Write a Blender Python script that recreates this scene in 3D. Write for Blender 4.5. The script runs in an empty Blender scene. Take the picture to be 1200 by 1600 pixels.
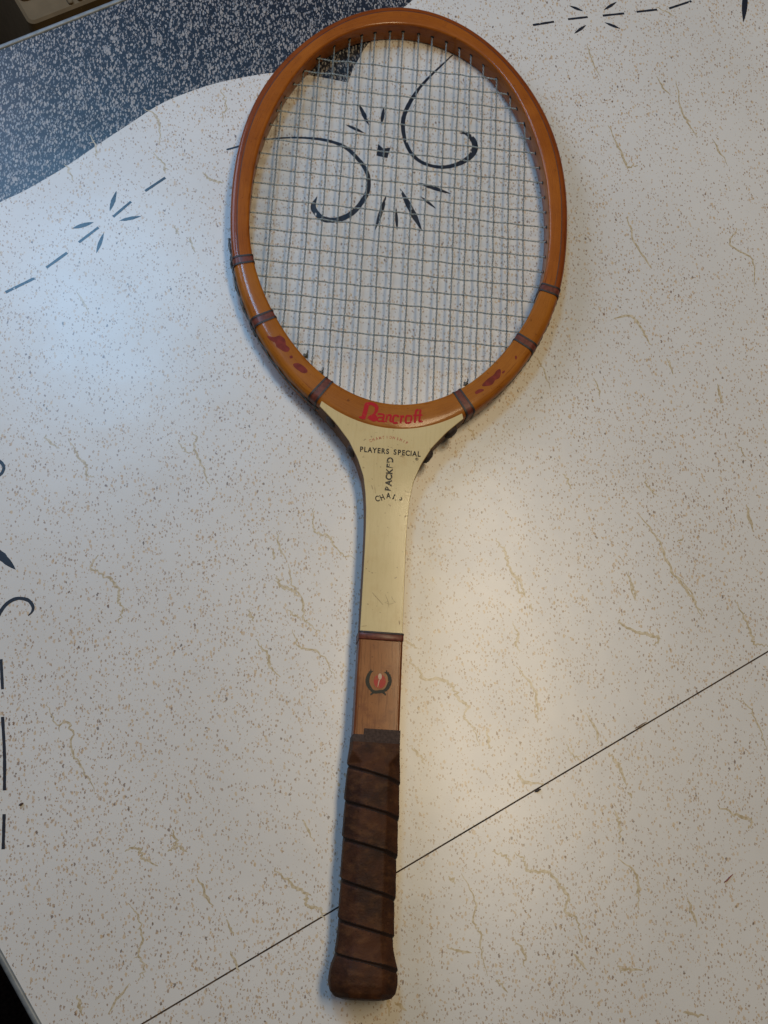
import bpy, bmesh, math, random
from mathutils import Matrix, Vector

random.seed(7)
MM = 0.001
scene = bpy.context.scene
COL = scene.collection

# ------------------------------------------------------------------ camera
cam_d = bpy.data.cameras.new("camera")
cam = bpy.data.objects.new("camera", cam_d)
COL.objects.link(cam)
CR = ((0.99309021, 0.0, -0.11735350), (-0.03414191, 0.95674369, -0.28892188), (0.11227722, 0.29093216, 0.95013278))
M = Matrix(CR).to_4x4()
M.translation = (0, 0, 0.758515)
cam.matrix_world = M
cam_d.sensor_fit = 'VERTICAL'
cam_d.sensor_height = 36.0
cam_d.sensor_width = 27.0
cam_d.lens = 36.0 * 1901.0 / 1600.0
cam_d.clip_start = 0.01
cam_d.clip_end = 50
scene.camera = cam

# ------------------------------------------------------------------ light
world = bpy.data.worlds.new("World")
scene.world = world
world.use_nodes = True
bg = world.node_tree.nodes["Background"]
bg.inputs[0].default_value = (1.0, 0.86, 0.68, 1)
bg.inputs[1].default_value = 0.04


def area(name, loc, target, size, size_y, energy, color, shape='RECTANGLE'):
    d = bpy.data.lights.new(name, 'AREA')
    d.shape = shape
    d.size = size
    d.size_y = size_y
    d.energy = energy
    d.color = color
    o = bpy.data.objects.new(name, d)
    COL.objects.link(o)
    o.location = loc
    o.rotation_euler = (Vector(target) - Vector(loc)).to_track_quat('-Z', 'Y').to_euler()
    return o


# daylight: a window on the left, a smaller far one higher up whose sky shows as a
# sheen on the laminate; a warm lamp nearly overhead on the right
area("window_light", (-0.66, 1.02, 0.62), (0.0, 0.35, 0), 0.50, 0.55, 6.4, (0.56, 0.70, 1.0))
area("far_window_light", (-0.335, 1.33, 1.95), (-0.09, 0.40, 0), 0.34, 0.34, 10.0, (0.26, 0.60, 1.0))
area("ceiling_lamp_light", (0.47, 0.42, 1.75), (0.47, 0.42, 0), 0.26, 0.85, 12.8, (1.0, 0.79, 0.50))

scene.view_settings.view_transform = 'Standard'
scene.view_settings.look = 'None'
scene.view_settings.exposure = 0.25
scene.view_settings.gamma = 1.0
scene.view_settings.use_curve_mapping = False

# measured outlines and print, in millimetres on the table (table marks) and on the racket (racket marks)
D = {"outer_k":[139.648,-8.963,24.354,-1.971,3.152,-0.283,1.049,-0.191,0.214],
 "inner_k":[124.426,-7.431,22.739,-0.852,2.814,-0.77,0.546,-0.454,-0.041],
 "script":[[[[[-16.73,363.35],[-17.52,358.3],[-18.52,353.47]],[2.22,2.22,2.13]],[[[-17.55,363.05],[-14.0,363.61],[-11.43,362.72],[-10.29,361.02],[-10.59,358.5],[-11.94,356.11]],[1.51,1.6,1.87,1.87,1.51,1.07]],[[[-14.02,355.56],[-13.2,354.28],[-12.96,352.95],[-13.4,351.7]],[2.67,4.98,4.98,2.22]],[[[-21.46,353.51],[-19.34,353.08],[-17.25,353.14]],[0.62,1.51,1.33]]],[[[[-9.45,356.71],[-6.51,356.85],[-5.29,356.06],[-5.87,352.17],[-4.51,351.85]],[1.16,1.16,1.16,1.16,1.16]],[[[-5.56,354.55],[-8.7,354.25],[-9.46,352.74],[-8.58,351.83],[-6.07,352.07]],[0.98,0.98,0.98,0.98,0.98]]],[[[[-4.07,356.85],[-3.11,356.26],[-3.74,351.7]],[1.07,1.07,1.07]],[[[-3.11,356.26],[-0.81,356.61],[-0.93,352.86],[0.24,351.98]],[1.16,1.16,1.16,1.16]]],[[[[4.16,355.72],[3.83,356.69],[1.59,356.57],[0.84,354.6],[0.95,352.13],[1.95,351.46],[3.91,351.82]],[1.16,1.16,1.16,1.16,1.16,1.16,1.16]]],[[[[5.3,356.73],[6.37,356.38],[5.78,351.54]],[1.16,1.16,1.16]],[[[6.24,356.46],[8.05,356.72]],[1.24,1.33]]],[[[[10.77,357.34],[9.52,356.95],[9.17,353.12],[9.92,352.29],[11.81,352.55],[12.53,353.43],[12.81,356.98],[11.61,357.41],[10.56,357.32]],[1.07,1.07,1.07,1.07,1.07,1.07,1.07,1.07,1.07]]],[[[[15.26,352.78],[15.53,360.05],[16.3,361.85],[17.35,362.13]],[1.24,1.24,1.24,1.24]]],[[[[18.61,362.61],[18.18,354.86],[18.72,354.1],[20.28,354.33]],[1.2,1.2,1.2,1.2]],[[[13.92,357.86],[20.03,358.75]],[0.98,0.98]]]],
 "players":[[-18.66,329.82],[18.87,329.82]],
 "reg":[17.58,327.93],
 "arc1":[[-12.85,337.07],[-8.3,339.17],[-1.33,340.53],[5.52,339.7],[10.38,337.63]],
 "arc2":[[-6.25,297.09],[-3.39,298.03],[0.1,299.64],[3.48,299.08],[7.35,297.44]],
 "vert":[[0.12,304.19],[0.62,327.47]],
 "wear":[[1.52,322.54],[6.12,300.01]],
 "wl":[[-4.98,187.61],[-6.17,185.82],[-7.0,183.43],[-7.2,181.08],[-6.44,178.8],[-5.19,176.98],[-3.74,175.59],[-2.22,174.85]],
 "wr":[[3.96,187.58],[5.53,185.97],[6.49,183.69],[6.5,181.14],[5.65,178.75],[4.46,176.98],[2.82,175.81],[1.14,175.39]],
 "rib":[[[-1.82,175.19],[-3.47,174.34],[-4.88,172.99]],[[2.21,175.14],[3.73,174.39],[4.41,173.38]]],
 "ball":[0.42,181.59],
 "rq":[[0.38,184.56],[0.06,182.41],[-0.69,178.12]],
 "chips":[[[-85.34,405.33],[-80.67,404.88],[-76.99,406.47],[-73.44,404.22],[-72.31,400.14],[-69.88,398.07],[-70.3,395.71],[-72.78,394.99],[-75.84,396.54],[-78.48,398.12],[-79.52,400.8],[-82.58,402.35]],[[-66.73,386.83],[-63.44,387.8],[-59.96,386.12],[-57.27,383.63],[-57.3,381.6],[-60.04,381.06],[-63.08,382.6],[-65.74,384.63]],[[-69.46,392.09],[-68.0,392.88],[-67.22,391.39],[-68.85,390.58]],[[68.81,395.59],[71.22,396.77],[71.63,393.53],[70.64,390.16],[68.07,388.51],[65.97,385.06],[62.11,383.48],[59.09,383.46],[61.17,386.91],[64.14,389.99],[66.7,392.11]],[[54.46,378.39],[56.57,380.44],[59.57,381.19],[60.45,380.17],[57.91,378.44],[55.35,377.09]],[[72.31,394.53],[74.02,396.1],[74.47,395.21],[73.02,393.66]],[[81.02,407.15],[82.15,407.74],[82.43,405.88],[81.57,404.85]]],
 "scuff":[[[[-7.07,237.13],[-3.87,233.81],[0.24,229.69]],0.35],[[[1.23,236.42],[3.17,232.12],[4.05,228.2]],0.25],[[[5.2,235.38],[6.62,232.82],[8.24,231.61]],0.25],[[[1.03,231.52],[4.12,230.42],[7.55,231.56]],0.2],[[[-11.77,252.26],[-11.04,251.78]],0.5],[[[-9.94,250.78],[-9.22,250.3]],0.4],[[[-9.73,229.57],[-8.84,229.28]],0.5],[[[10.65,220.3],[11.2,217.71]],0.6],[[[-12.43,215.13],[-9.01,215.72]],0.25],[[[-10.88,307.56],[-10.03,304.81]],0.4],[[[-8.79,306.8],[-8.11,302.16]],0.25],[[[11.28,287.92],[12.31,288.94]],0.7]],
 "blue":[[-187.46,434.59],[-163.18,452.1],[-146.64,462.14],[-121.6,480.7],[-100.43,498.94],[-78.86,516.99],[-56.88,534.85],[-34.44,547.11],[-11.66,556.3],[18.35,564.3],[34.63,565.66],[50.02,564.23],[61.7,562.61],[78.55,559.59],[82.65,571.91],[87.16,581.02],[92.21,590.79],[101.71,603.69],[114.32,619.77],[129.5,635.04],[142.43,650.38]],
 "dash":[[[-155.78,384.15],[-137.77,394.91]],[[-130.06,403.16],[-116.78,414.86]],[[-109.34,422.92],[-96.55,434.83]],[[-87.0,443.29],[-75.17,455.58]],[[-65.74,464.2],[-52.09,475.37]],[[220.92,617.61],[237.79,621.6]],[[248.88,624.46],[264.61,627.4]],[[276.63,629.32],[293.95,632.36]],[[303.95,634.38],[320.73,637.42]],[[330.42,639.02],[349.35,647.0]],[[-145.14,136.68],[-143.18,118.25]],[[-142.27,101.62],[-139.9,78.75],[-138.78,58.16]],[[-138.22,44.5],[-137.68,24.46]]],
 "leaf":[[[[-89.41,447.74],[-85.31,463.51]],3.0],[[[-82.68,440.46],[-68.04,444.42]],2.67],[[[-114.23,433.42],[-100.0,438.7]],3.0],[[[-97.4,415.06],[-92.95,430.62]],2.67],[[[250.77,637.07],[261.52,632.55]],2.33],[[[277.97,634.53],[289.04,642.82]],2.33],[[[252.76,611.67],[262.75,619.94]],2.33],[[[277.5,623.22],[289.43,618.17]],2.33],[[[397.07,669.93],[389.45,629.51]],4.67],[[[75.77,523.85],[89.24,517.29]],2.54],[[[85.95,541.56],[92.79,523.87]],3.3],[[[104.33,540.23],[101.93,524.98]],2.54],[[[103.66,467.33],[94.4,438.32]],3.05],[[[110.04,457.22],[110.2,438.8]],2.29],[[[113.45,472.8],[128.02,438.94]],4.57],[[[128.0,466.79],[138.91,457.08]],2.03],[[[126.25,477.85],[150.66,469.38]],3.3],[[[-156.77,209.68],[-139.32,193.04]],5.24]],
 "square":[[98.9,508.73],[102.5,505.05],[107.87,505.98],[105.32,497.11],[97.34,498.91]],
 "scroll":[[[[-9.64,499.49],[-2.42,502.13],[7.54,506.21],[18.47,509.03],[31.72,510.9],[45.48,511.52],[60.65,510.24],[74.15,505.5],[83.38,496.36],[89.12,487.33],[91.16,478.84],[89.94,468.93],[85.38,460.15],[78.49,451.57],[68.84,446.16],[59.35,445.86],[54.01,449.75],[51.18,455.78],[53.81,463.55]],[1.43,1.43,1.19,1.19,1.43,1.67,2.38,2.86,3.1,3.1,3.1,3.33,3.57,3.81,4.05,4.29,4.29,3.81,0.71]],[[[173.2,599.62],[158.99,588.81],[151.32,580.68],[141.17,569.7],[132.31,558.88],[124.67,546.84],[119.46,535.03],[117.67,525.48],[118.61,513.44],[122.28,502.92],[128.41,495.87],[136.43,492.21],[145.75,491.24],[155.26,493.59],[163.77,498.57],[168.84,504.78],[170.05,511.53],[167.74,516.82],[163.75,520.03],[159.61,520.26]],[0.71,0.95,1.19,1.67,2.14,2.86,3.1,3.1,2.86,2.86,2.86,2.62,2.86,3.33,4.05,4.52,4.52,3.81,2.38,0.71]],[[[-158.48,266.64],[-154.43,265.36],[-151.52,263.2],[-150.16,260.18],[-151.17,256.72],[-153.82,254.55],[-157.73,253.68]],[2.4,2.4,2.2,2,2,2,1.6]],[[[-152.81,154.63],[-147.32,165.8],[-143.77,171.02],[-139.3,174.02],[-135.08,174.59],[-130.37,173.13],[-127.67,169.25],[-128.09,166.01],[-130.29,163.61]],[2.6,2.5,2.4,2.3,2.2,2.2,2,1.4,0.5]]],
 "vein":[[[-68.46,530.08],[-60.77,526.73],[-56.48,513.76],[-56.68,500.72]],[[-61.47,495.34],[-52.84,484.85],[-52.73,478.7]],[[-105.14,508.06],[-100.38,497.39],[-100.08,488.67]],[[-121.7,483.24],[-113.81,470.35]],[[-13.46,549.19],[-10.68,538.03],[-12.44,521.98]],[[-26.11,480.72],[-20.72,475.27],[-11.34,473.05]],[[-45.45,437.54],[-41.42,430.7]],[[-35.72,428.89],[-30.36,417.67]],[[-109.73,386.08],[-100.3,369.69]],[[-125.64,282.62],[-122.62,278.23],[-116.37,273.88]],[[-110.58,280.53],[-104.0,267.37],[-98.55,262.16],[-98.35,256.49],[-93.4,253.47]],[[-88.89,202.34],[-93.36,194.02],[-83.29,187.74],[-76.36,180.26],[-76.16,173.27],[-73.23,167.11],[-74.94,158.18]],[[-39.68,278.83],[-35.46,272.63],[-31.31,271.33]],[[-116.69,110.01],[-111.23,97.55],[-101.7,95.82],[-100.74,80.89],[-94.71,70.52],[-85.58,56.39]],[[-67.73,21.17],[-60.7,22.41],[-56.47,16.81],[-48.55,11.82]],[[-39.93,32.81],[-37.17,24.24],[-42.73,20.39]],[[-37.17,24.24],[-31.47,19.3]],[[-65.47,-8.45],[-59.02,-16.85],[-56.9,-28.91],[-58.58,-35.14],[-55.12,-43.28],[-58.93,-50.72]],[[-63.24,-51.91],[-74.63,-68.13]],[[-92.49,-57.16],[-89.61,-67.45]],[[177.73,186.91],[180.11,177.88],[184.8,171.86]],[[186.63,167.59],[188.09,164.18]],[[174.83,155.87],[178.03,147.02],[176.04,142.45],[178.58,136.6]],[[175.02,127.14],[185.03,115.08],[187.22,104.86],[185.84,91.56]],[[255.38,186.42],[257.56,177.29],[258.2,170.38]],[[290.32,184.89],[296.9,172.64],[302.22,157.49]],[[245.7,157.22],[247.5,153.38],[260.78,148.13],[267.9,145.93],[271.61,144.19],[266.87,140.02]],[[326.53,169.35],[334.22,149.41],[336.16,140.4],[345.23,139.01]],[[218.74,97.37],[223.72,87.16],[225.38,77.49]],[[204.25,77.96],[207.81,70.71],[212.12,67.84]],[[231.12,71.77],[237.68,61.68],[240.78,50.55]],[[242.1,46.98],[243.41,43.42]],[[231.62,36.35],[233.81,28.93],[233.52,17.02]],[[319.4,104.1],[327.74,98.16],[332.09,84.92],[336.25,70.58]],[[298.52,36.83],[310.46,31.39],[320.03,27.2],[317.35,22.6]],[[171.49,62.11],[175.13,55.76],[188.03,53.87]],[[20.72,9.18],[28.62,0.51],[38.41,-6.02],[39.07,-12.57],[47.0,-15.39],[49.55,-20.53]],[[-25.68,4.9],[-16.2,-11.65]],[[-7.6,-19.12],[-3.85,-28.5]],[[-5.69,-36.9],[-0.5,-48.32]],[[37.91,36.5],[43.51,24.73]],[[84.01,-61.68],[86.13,-76.41]],[[89.4,-69.26],[96.79,-73.42]],[[231.87,7.92],[241.1,-1.85],[242.62,-11.31],[240.76,-22.07]],[[152.73,14.22],[160.88,10.95],[163.72,5.6]],[[166.6,13.03],[172.27,8.33],[174.22,1.88],[185.71,0.75],[192.06,-5.08],[197.73,-14.21],[195.53,-21.9],[203.35,-28.45],[203.93,-40.54]],[[133.04,1.76],[140.42,-14.02],[139.04,-24.58],[142.49,-32.35],[142.58,-44.26],[145.7,-56.89]],[[122.68,-40.59],[136.82,-43.31]],[[162.56,-36.02],[168.58,-45.3],[168.06,-52.83]],[[150.6,-58.88],[156.65,-66.93]],[[198.7,-46.51],[206.21,-55.84]],[[226.15,-53.77],[229.04,-56.78],[240.51,-57.26]],[[272.54,-16.86],[277.53,-34.2]],[[262.96,-82.26],[275.78,-84.98]],[[-31.47,284.71],[-28.53,282.04],[-29.27,274.0],[-23.76,259.42],[-19.95,247.59]],[[47.11,233.27],[47.33,221.53],[49.31,216.34],[56.76,214.6],[62.77,204.68],[73.82,198.22]],[[23.67,216.39],[24.82,207.39],[29.25,198.43]],[[30.45,195.88],[32.74,181.95],[38.73,173.11],[40.18,160.63],[42.16,157.72],[50.57,151.86]],[[23.01,188.32],[24.59,182.0],[31.48,179.44],[36.31,174.38]],[[30.11,165.7],[38.54,159.41]],[[32.38,152.89],[37.08,142.19],[49.1,138.37],[59.64,122.01]],[[9.44,147.03],[17.77,136.36],[17.73,130.31],[24.84,122.97]],[[4.68,165.95],[8.28,158.5]],[[21.11,204.84],[21.47,198.47]],[[167.39,212.58],[172.76,202.52],[174.37,194.27],[181.67,182.16],[184.83,172.29]],[[265.68,229.3],[277.3,212.29],[285.55,189.73],[296.12,173.52],[302.41,159.2]],[[273.73,256.57],[274.71,248.34],[280.34,241.97]],[[254.84,189.91],[257.68,169.52]],[[290.82,210.03],[295.46,211.8]],[[261.34,602.04],[269.43,574.49]],[[313.62,576.67],[322.38,559.51]],[[328.89,573.43],[330.1,551.98],[335.16,534.32],[341.12,525.14]],[[351.4,523.36],[361.17,500.66]],[[272.53,531.62],[280.58,507.33],[283.09,497.68],[291.89,498.01]],[[279.04,454.94],[283.66,433.19],[293.61,413.38]],[[361.68,448.06],[354.74,435.24],[370.22,422.64],[369.88,400.96]],[[261.58,373.83],[274.29,375.08],[281.75,365.31],[286.59,353.07]],[[320.12,640.38],[333.66,632.27]],[[103.89,145.44],[111.9,139.98]],[[107.48,132.65],[107.76,129.38],[112.96,126.44],[114.33,120.32],[124.15,120.16],[132.94,115.55],[135.83,107.81],[142.09,102.46],[139.66,95.28],[145.44,89.18],[148.47,78.0]],[[203.91,342.91],[208.65,333.37],[212.11,319.09]],[[152.47,292.19],[158.06,282.1]],[[104.49,78.98],[110.25,72.97],[112.8,67.05]],[[124.72,0.19],[129.22,-3.67]],[[296.78,343.44],[301.08,331.34]],[[340.75,281.58],[346.22,269.88]],[[341.88,235.21],[345.48,217.06]],[[331.98,324.5],[334.0,310.05]],[[244.6,328.13],[247.0,313.82]],[[216.32,257.72],[220.82,247.75]],[[153.53,87.82],[154.86,75.88]]],
 "crumb":[[[297.23,-9.05],[303.59,-4.32]],[[181.97,48.96],[185.74,50.42]],[[-129.85,49.41],[-127.32,50.45]],[[249.66,86.62],[257.63,90.51]]],
 "edge1":[[-170.06,576.36],[-85.76,622.32]],
 "edge2":[[-136.29,-33.41],[-113.14,-71.43]],
 "seam":[[-55.5,-74.07],[344.67,134.76]]}

# ------------------------------------------------------------------ helpers
def mesh_obj(name, verts, faces, mats, parent=None, smooth=True, mat_idx=None, uvs=None, angle=None):
    me = bpy.data.meshes.new(name)
    me.from_pydata([(v[0] * MM, v[1] * MM, v[2] * MM) for v in verts], [], faces)
    for m in (mats if isinstance(mats, (list, tuple)) else [mats]):
        me.materials.append(m)
    if mat_idx:
        me.polygons.foreach_set("material_index", mat_idx)
    if uvs:
        uvl = me.uv_layers.new(name="UVMap")
        for li, l in enumerate(me.loops):
            uvl.data[li].uv = uvs[l.vertex_index]
    if smooth:
        me.polygons.foreach_set("use_smooth", [True] * len(me.polygons))
    bm = bmesh.new()
    bm.from_mesh(me)
    bmesh.ops.recalc_face_normals(bm, faces=bm.faces)
    bm.to_mesh(me)
    bm.free()
    if angle is not None and hasattr(me, "set_sharp_from_angle"):
        me.set_sharp_from_angle(angle=math.radians(angle))
    me.update()
    o = bpy.data.objects.new(name, me)
    COL.objects.link(o)
    if parent is not None:
        o.parent = parent
    return o


def empty(name, loc=(0, 0, 0), rot=(0, 0, 0)):
    o = bpy.data.objects.new(name, None)
    COL.objects.link(o)
    o.location = loc
    o.rotation_euler = rot
    o.empty_display_size = 0.02
    return o


def catmull(pts, n=6, closed=False):
    out = []
    m = len(pts)
    rng = range(m if closed else m - 1)
    for i in rng:
        if closed:
            p0, p1, p2, p3 = (pts[(i + k) % m] for k in (-1, 0, 1, 2))
        else:
            p1, p2 = pts[i], pts[i + 1]
            p0 = pts[i - 1] if i > 0 else tuple(2 * a - b for a, b in zip(p1, p2))
            p3 = pts[i + 2] if i + 2 < m else tuple(2 * b - a for a, b in zip(p1, p2))
        for k in range(n):
            t = k / n
            out.append(tuple(0.5 * (2 * b + (c - a) * t + (2 * a - 5 * b + 4 * c - d) * t * t + (3 * b - a - 3 * c + d) * t ** 3)
                             for a, b, c, d in zip(p0, p1, p2, p3)))
    if not closed:
        out.append(tuple(pts[-1]))
    return out


def lerp_tab(tab, x):
    if x <= tab[0][0]:
        return tab[0][1]
    for (a, va), (b, vb) in zip(tab, tab[1:]):
        if x <= b:
            return va + (vb - va) * (x - a) / (b - a)
    return tab[-1][1]


def ribbon_geo(pts, ws, z, verts, faces):
    """a flat printed stroke: centre line pts, full widths ws"""
    n = len(pts)
    base = len(verts)
    for i, p in enumerate(pts):
        a = pts[max(i - 1, 0)]
        b = pts[min(i + 1, n - 1)]
        dx, dy = b[0] - a[0], b[1] - a[1]
        l = math.hypot(dx, dy) or 1
        nx, ny = -dy / l, dx / l
        h = ws[i] / 2
        verts.append((p[0] + nx * h, p[1] + ny * h, z + 0.0025 * (i % 8)))
        verts.append((p[0] - nx * h, p[1] - ny * h, z + 0.0025 * (i % 8)))
    for i in range(n - 1):
        k = base + 2 * i
        faces.append((k, k + 1, k + 3, k + 2))


def poly_geo(pts, z, verts, faces):
    b = len(verts)
    verts += [(p[0], p[1], z) for p in pts]
    faces.append(tuple(range(b, b + len(pts))))


def tube_geo(path, r, verts, faces, sides=6, cap=True, radii=None):
    n = len(path)
    b = len(verts)
    up = Vector((0, 0, 1))
    for i, p in enumerate(path):
        a = Vector(path[max(i - 1, 0)])
        c = Vector(path[min(i + 1, n - 1)])
        t = (c - a).normalized()
        u = t.cross(up)
        if u.length < 1e-4:
            u = Vector((1, 0, 0))
        u.normalize()
        w = u.cross(t)
        rr = radii[i] if radii else r
        for k in range(sides):
            an = 2 * math.pi * k / sides
            v = Vector(p) + (u * math.cos(an) + w * math.sin(an)) * rr
            verts.append(tuple(v))
    for i in range(n - 1):
        for k in range(sides):
            k2 = (k + 1) % sides
            faces.append((b + i * sides + k, b + i * sides + k2, b + (i + 1) * sides + k2, b + (i + 1) * sides + k))
    if cap:
        faces.append(tuple(b + k for k in range(sides)))
        faces.append(tuple(b + (n - 1) * sides + k for k in range(sides)))


def box_geo(x0, x1, y0, y1, z0, z1, verts, faces):
    b = len(verts)
    verts += [(x, y, z) for z in (z0, z1) for y in (y0, y1) for x in (x0, x1)]
    for f in ((0, 1, 3, 2), (4, 5, 7, 6), (0, 1, 5, 4), (2, 3, 7, 6), (0, 2, 6, 4), (1, 3, 7, 5)):
        faces.append(tuple(b + i for i in f))


# ------------------------------------------------------------------ materials
def new_mat(name):
    m = bpy.data.materials.new(name)
    m.use_nodes = True
    nt = m.node_tree
    return m, nt, nt.nodes["Principled BSDF"]


class G:
    """tiny node-graph writer"""

    def __init__(s, nt):
        s.nt = nt

    def n(s, typ, **kw):
        nd = s.nt.nodes.new(typ)
        for k, v in kw.items():
            setattr(nd, k, v)
        return nd

    def put(s, sock, v):
        if v is None:
            return
        if hasattr(v, "is_output"):
            s.nt.links.new(v, sock)
        else:
            sock.default_value = v

    def math(s, op, a, b=None, c=None, clamp=False):
        nd = s.n("ShaderNodeMath", operation=op)
        nd.use_clamp = clamp
        s.put(nd.inputs[0], a)
        s.put(nd.inputs[1], b)
        s.put(nd.inputs[2], c)
        return nd.outputs[0]

    def mix(s, f, a, b):
        nd = s.n("ShaderNodeMix", data_type='RGBA')
        s.put(nd.inputs[0], f)
        s.put(nd.inputs[6], a)
        s.put(nd.inputs[7], b)
        return nd.outputs[2]

    def noise(s, vec, scale, detail=2, rough=0.5, dist=0.0, out=0):
        nd = s.n("ShaderNodeTexNoise")
        s.put(nd.inputs["Vector"], vec)
        nd.inputs["Scale"].default_value = scale
        nd.inputs["Detail"].default_value = detail
        nd.inputs["Roughness"].default_value = rough
        nd.inputs["Distortion"].default_value = dist
        return nd.outputs[out]

    def voro(s, vec, scale, rnd=1.0):
        nd = s.n("ShaderNodeTexVoronoi")
        s.put(nd.inputs["Vector"], vec)
        nd.inputs["Scale"].default_value = scale
        nd.inputs["Randomness"].default_value = rnd
        return nd

    def mapping(s, vec, rot=(0, 0, 0), scale=(1, 1, 1), loc=(0, 0, 0)):
        nd = s.n("ShaderNodeMapping")
        s.put(nd.inputs["Vector"], vec)
        nd.inputs["Rotation"].default_value = rot
        nd.inputs["Scale"].default_value = scale
        nd.inputs["Location"].default_value = loc
        return nd.outputs[0]

    def step(s, v, lo, hi):
        nd = s.n("ShaderNodeMapRange")
        nd.interpolation_type = 'SMOOTHSTEP'
        s.put(nd.inputs[0], v)
        s.put(nd.inputs[1], lo)
        s.put(nd.inputs[2], hi)
        return nd.outputs[0]

    def bump(s, h, strength, dist):
        nd = s.n("ShaderNodeBump")
        nd.inputs["Strength"].default_value = strength
        nd.inputs["Distance"].default_value = dist
        s.put(nd.inputs["Height"], h)
        return nd.outputs[0]


def rgb(r, g, b):
    return (r, g, b, 1.0)


def laminate(name, kind):
    """printed decorative laminate; the same satin surface for the ground colour and every printed motif"""
    m, nt, p = new_mat(name)
    g = G(nt)
    co = g.n("ShaderNodeTexCoord").outputs["Object"]
    if kind == 'ground':
        big = g.noise(co, 9, 3)
        base = g.mix(g.step(big, 0.3, 0.7), rgb(*LAM_A), rgb(*LAM_B))
        warp = g.n("ShaderNodeVectorMath", operation='ADD')
        wn = g.n("ShaderNodeVectorMath", operation='SCALE')
        nt.links.new(g.noise(co, 900, 1, out=1), wn.inputs[0])
        wn.inputs["Scale"].default_value = 0.0016
        nt.links.new(co, warp.inputs[0])
        nt.links.new(wn.outputs[0], warp.inputs[1])
        cl = g.noise(co, 62, 2, 0.6)          # flecks gather in drifts
        cl2 = g.noise(co, 7, 1)
        for i, (sc, rot, thr, lo, hi, col, col2, amt) in enumerate(FLECKS):
            v = g.mapping(warp.outputs[0], rot=(0, 0, math.radians(rot)), scale=(1.0, 0.58, 1.0), loc=(0.37 * i, 0.11 * i, 0))
            vo = g.voro(v, sc)
            sep = g.n("ShaderNodeSeparateColor")
            nt.links.new(vo.outputs["Color"], sep.inputs[0])
            t = g.math('ADD', thr, g.math('MULTIPLY', g.math('SUBTRACT', 0.5, cl), 1.25))
            t = g.math('ADD', t, g.math('MULTIPLY', g.math('SUBTRACT', 0.5, cl2), 0.5))
            r = g.math('MULTIPLY', g.math('SUBTRACT', sep.outputs[0], t), hi, clamp=True)
            r = g.math('MINIMUM', r, lo)
            f = g.step(vo.outputs["Distance"], r, g.math('SUBTRACT', r, 0.07))
            f = g.math('MULTIPLY', f, g.math('GREATER_THAN', r, 0.03))
            f = g.math('MULTIPLY', f, g.math('MULTIPLY_ADD', sep.outputs[2], amt, 1 - amt))
            base = g.mix(f, base, g.mix(sep.outputs[1], rgb(*col), rgb(*col2)))
        # old coffee-brown staining worn into the laminate
        st = g.step(g.noise(co, 26, 4, 0.65), 0.60, 0.80)
        base = g.mix(g.math('MULTIPLY', st, 0.16), base, rgb(0.42, 0.30, 0.16))
    elif kind == 'blue':
        wv = g.n("ShaderNodeVectorMath", operation='ADD')
        ws = g.n("ShaderNodeVectorMath", operation='SCALE')
        nt.links.new(g.noise(co, 500, 1, out=1), ws.inputs[0])
        ws.inputs["Scale"].default_value = 0.0018
        nt.links.new(co, wv.inputs[0])
        nt.links.new(ws.outputs[0], wv.inputs[1])
        base = g.mix(g.noise(co, 300, 1), rgb(0.006, 0.008, 0.014), rgb(0.011, 0.016, 0.028))
        for i, (sc, rot, thr, col, col2) in enumerate(((640, -24, 0.26, (0.25, 0.27, 0.29), (0.36, 0.32, 0.28)), (720, -32, 0.36, (0.17, 0.20, 0.24), (0.29, 0.25, 0.22)), (860, -20, 0.40, (0.20, 0.22, 0.25), (0.33, 0.29, 0.25)))):
            v = g.mapping(wv.outputs[0], rot=(0, 0, math.radians(rot)), scale=(1.0, 0.40, 1.0), loc=(0.21 * i, 0.4 * i, 0))
            vo = g.voro(v, sc)
            sep = g.n("ShaderNodeSeparateColor")
            nt.links.new(vo.outputs["Color"], sep.inputs[0])
            r = g.math('MULTIPLY_ADD', sep.outputs[1], 0.28, 0.20)
            f = g.step(vo.outputs["Distance"], g.math('ADD', r, 0.07), g.math('SUBTRACT', r, 0.07))
            f = g.math('MULTIPLY', f, g.math('GREATER_THAN', sep.outputs[0], thr))
            f = g.math('MULTIPLY', f, g.math('MULTIPLY_ADD', sep.outputs[2], 0.6, 0.4))
            base = g.mix(f, base, g.mix(sep.outputs[1], rgb(*col), rgb(*col2)))
    elif kind == 'ink':
        base = g.mix(g.noise(co, 260, 2), rgb(0.008, 0.011, 0.020), rgb(0.018, 0.022, 0.034))
        vo = g.voro(g.mapping(co, rot=(0, 0, 0.6), scale=(1, 0.5, 1)), 420)
        f = g.step(vo.outputs["Distance"], 0.30, 0.18)
        sep = g.n("ShaderNodeSeparateColor")
        nt.links.new(vo.outputs["Color"], sep.inputs[0])
        f = g.math('MULTIPLY', f, g.math('GREATER_THAN', sep.outputs[0], 0.90))
        base = g.mix(f, base, rgb(0.5, 0.48, 0.44))
    else:
        base = g.mix(g.step(g.noise(co, 420, 3), 0.35, 0.65), rgb(0.50, 0.43, 0.31), rgb(0.34, 0.265, 0.155))
    nt.links.new(base, p.inputs["Base Color"])
    rn = g.noise(co, 14, 4, 0.6)
    nt.links.new(g.math('MULTIPLY_ADD', rn, 0.10, LAM_ROUGH), p.inputs["Roughness"])
    p.inputs["IOR"].default_value = 1.5
    p.inputs["Specular IOR Level"].default_value = 0.52
    hb = g.math('ADD', g.noise(co, 30, 2), g.math('MULTIPLY', g.noise(co, 1100, 1), 0.06))
    nt.links.new(g.bump(hb, 0.35, 0.0006), p.inputs["Normal"])
    return m


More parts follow.
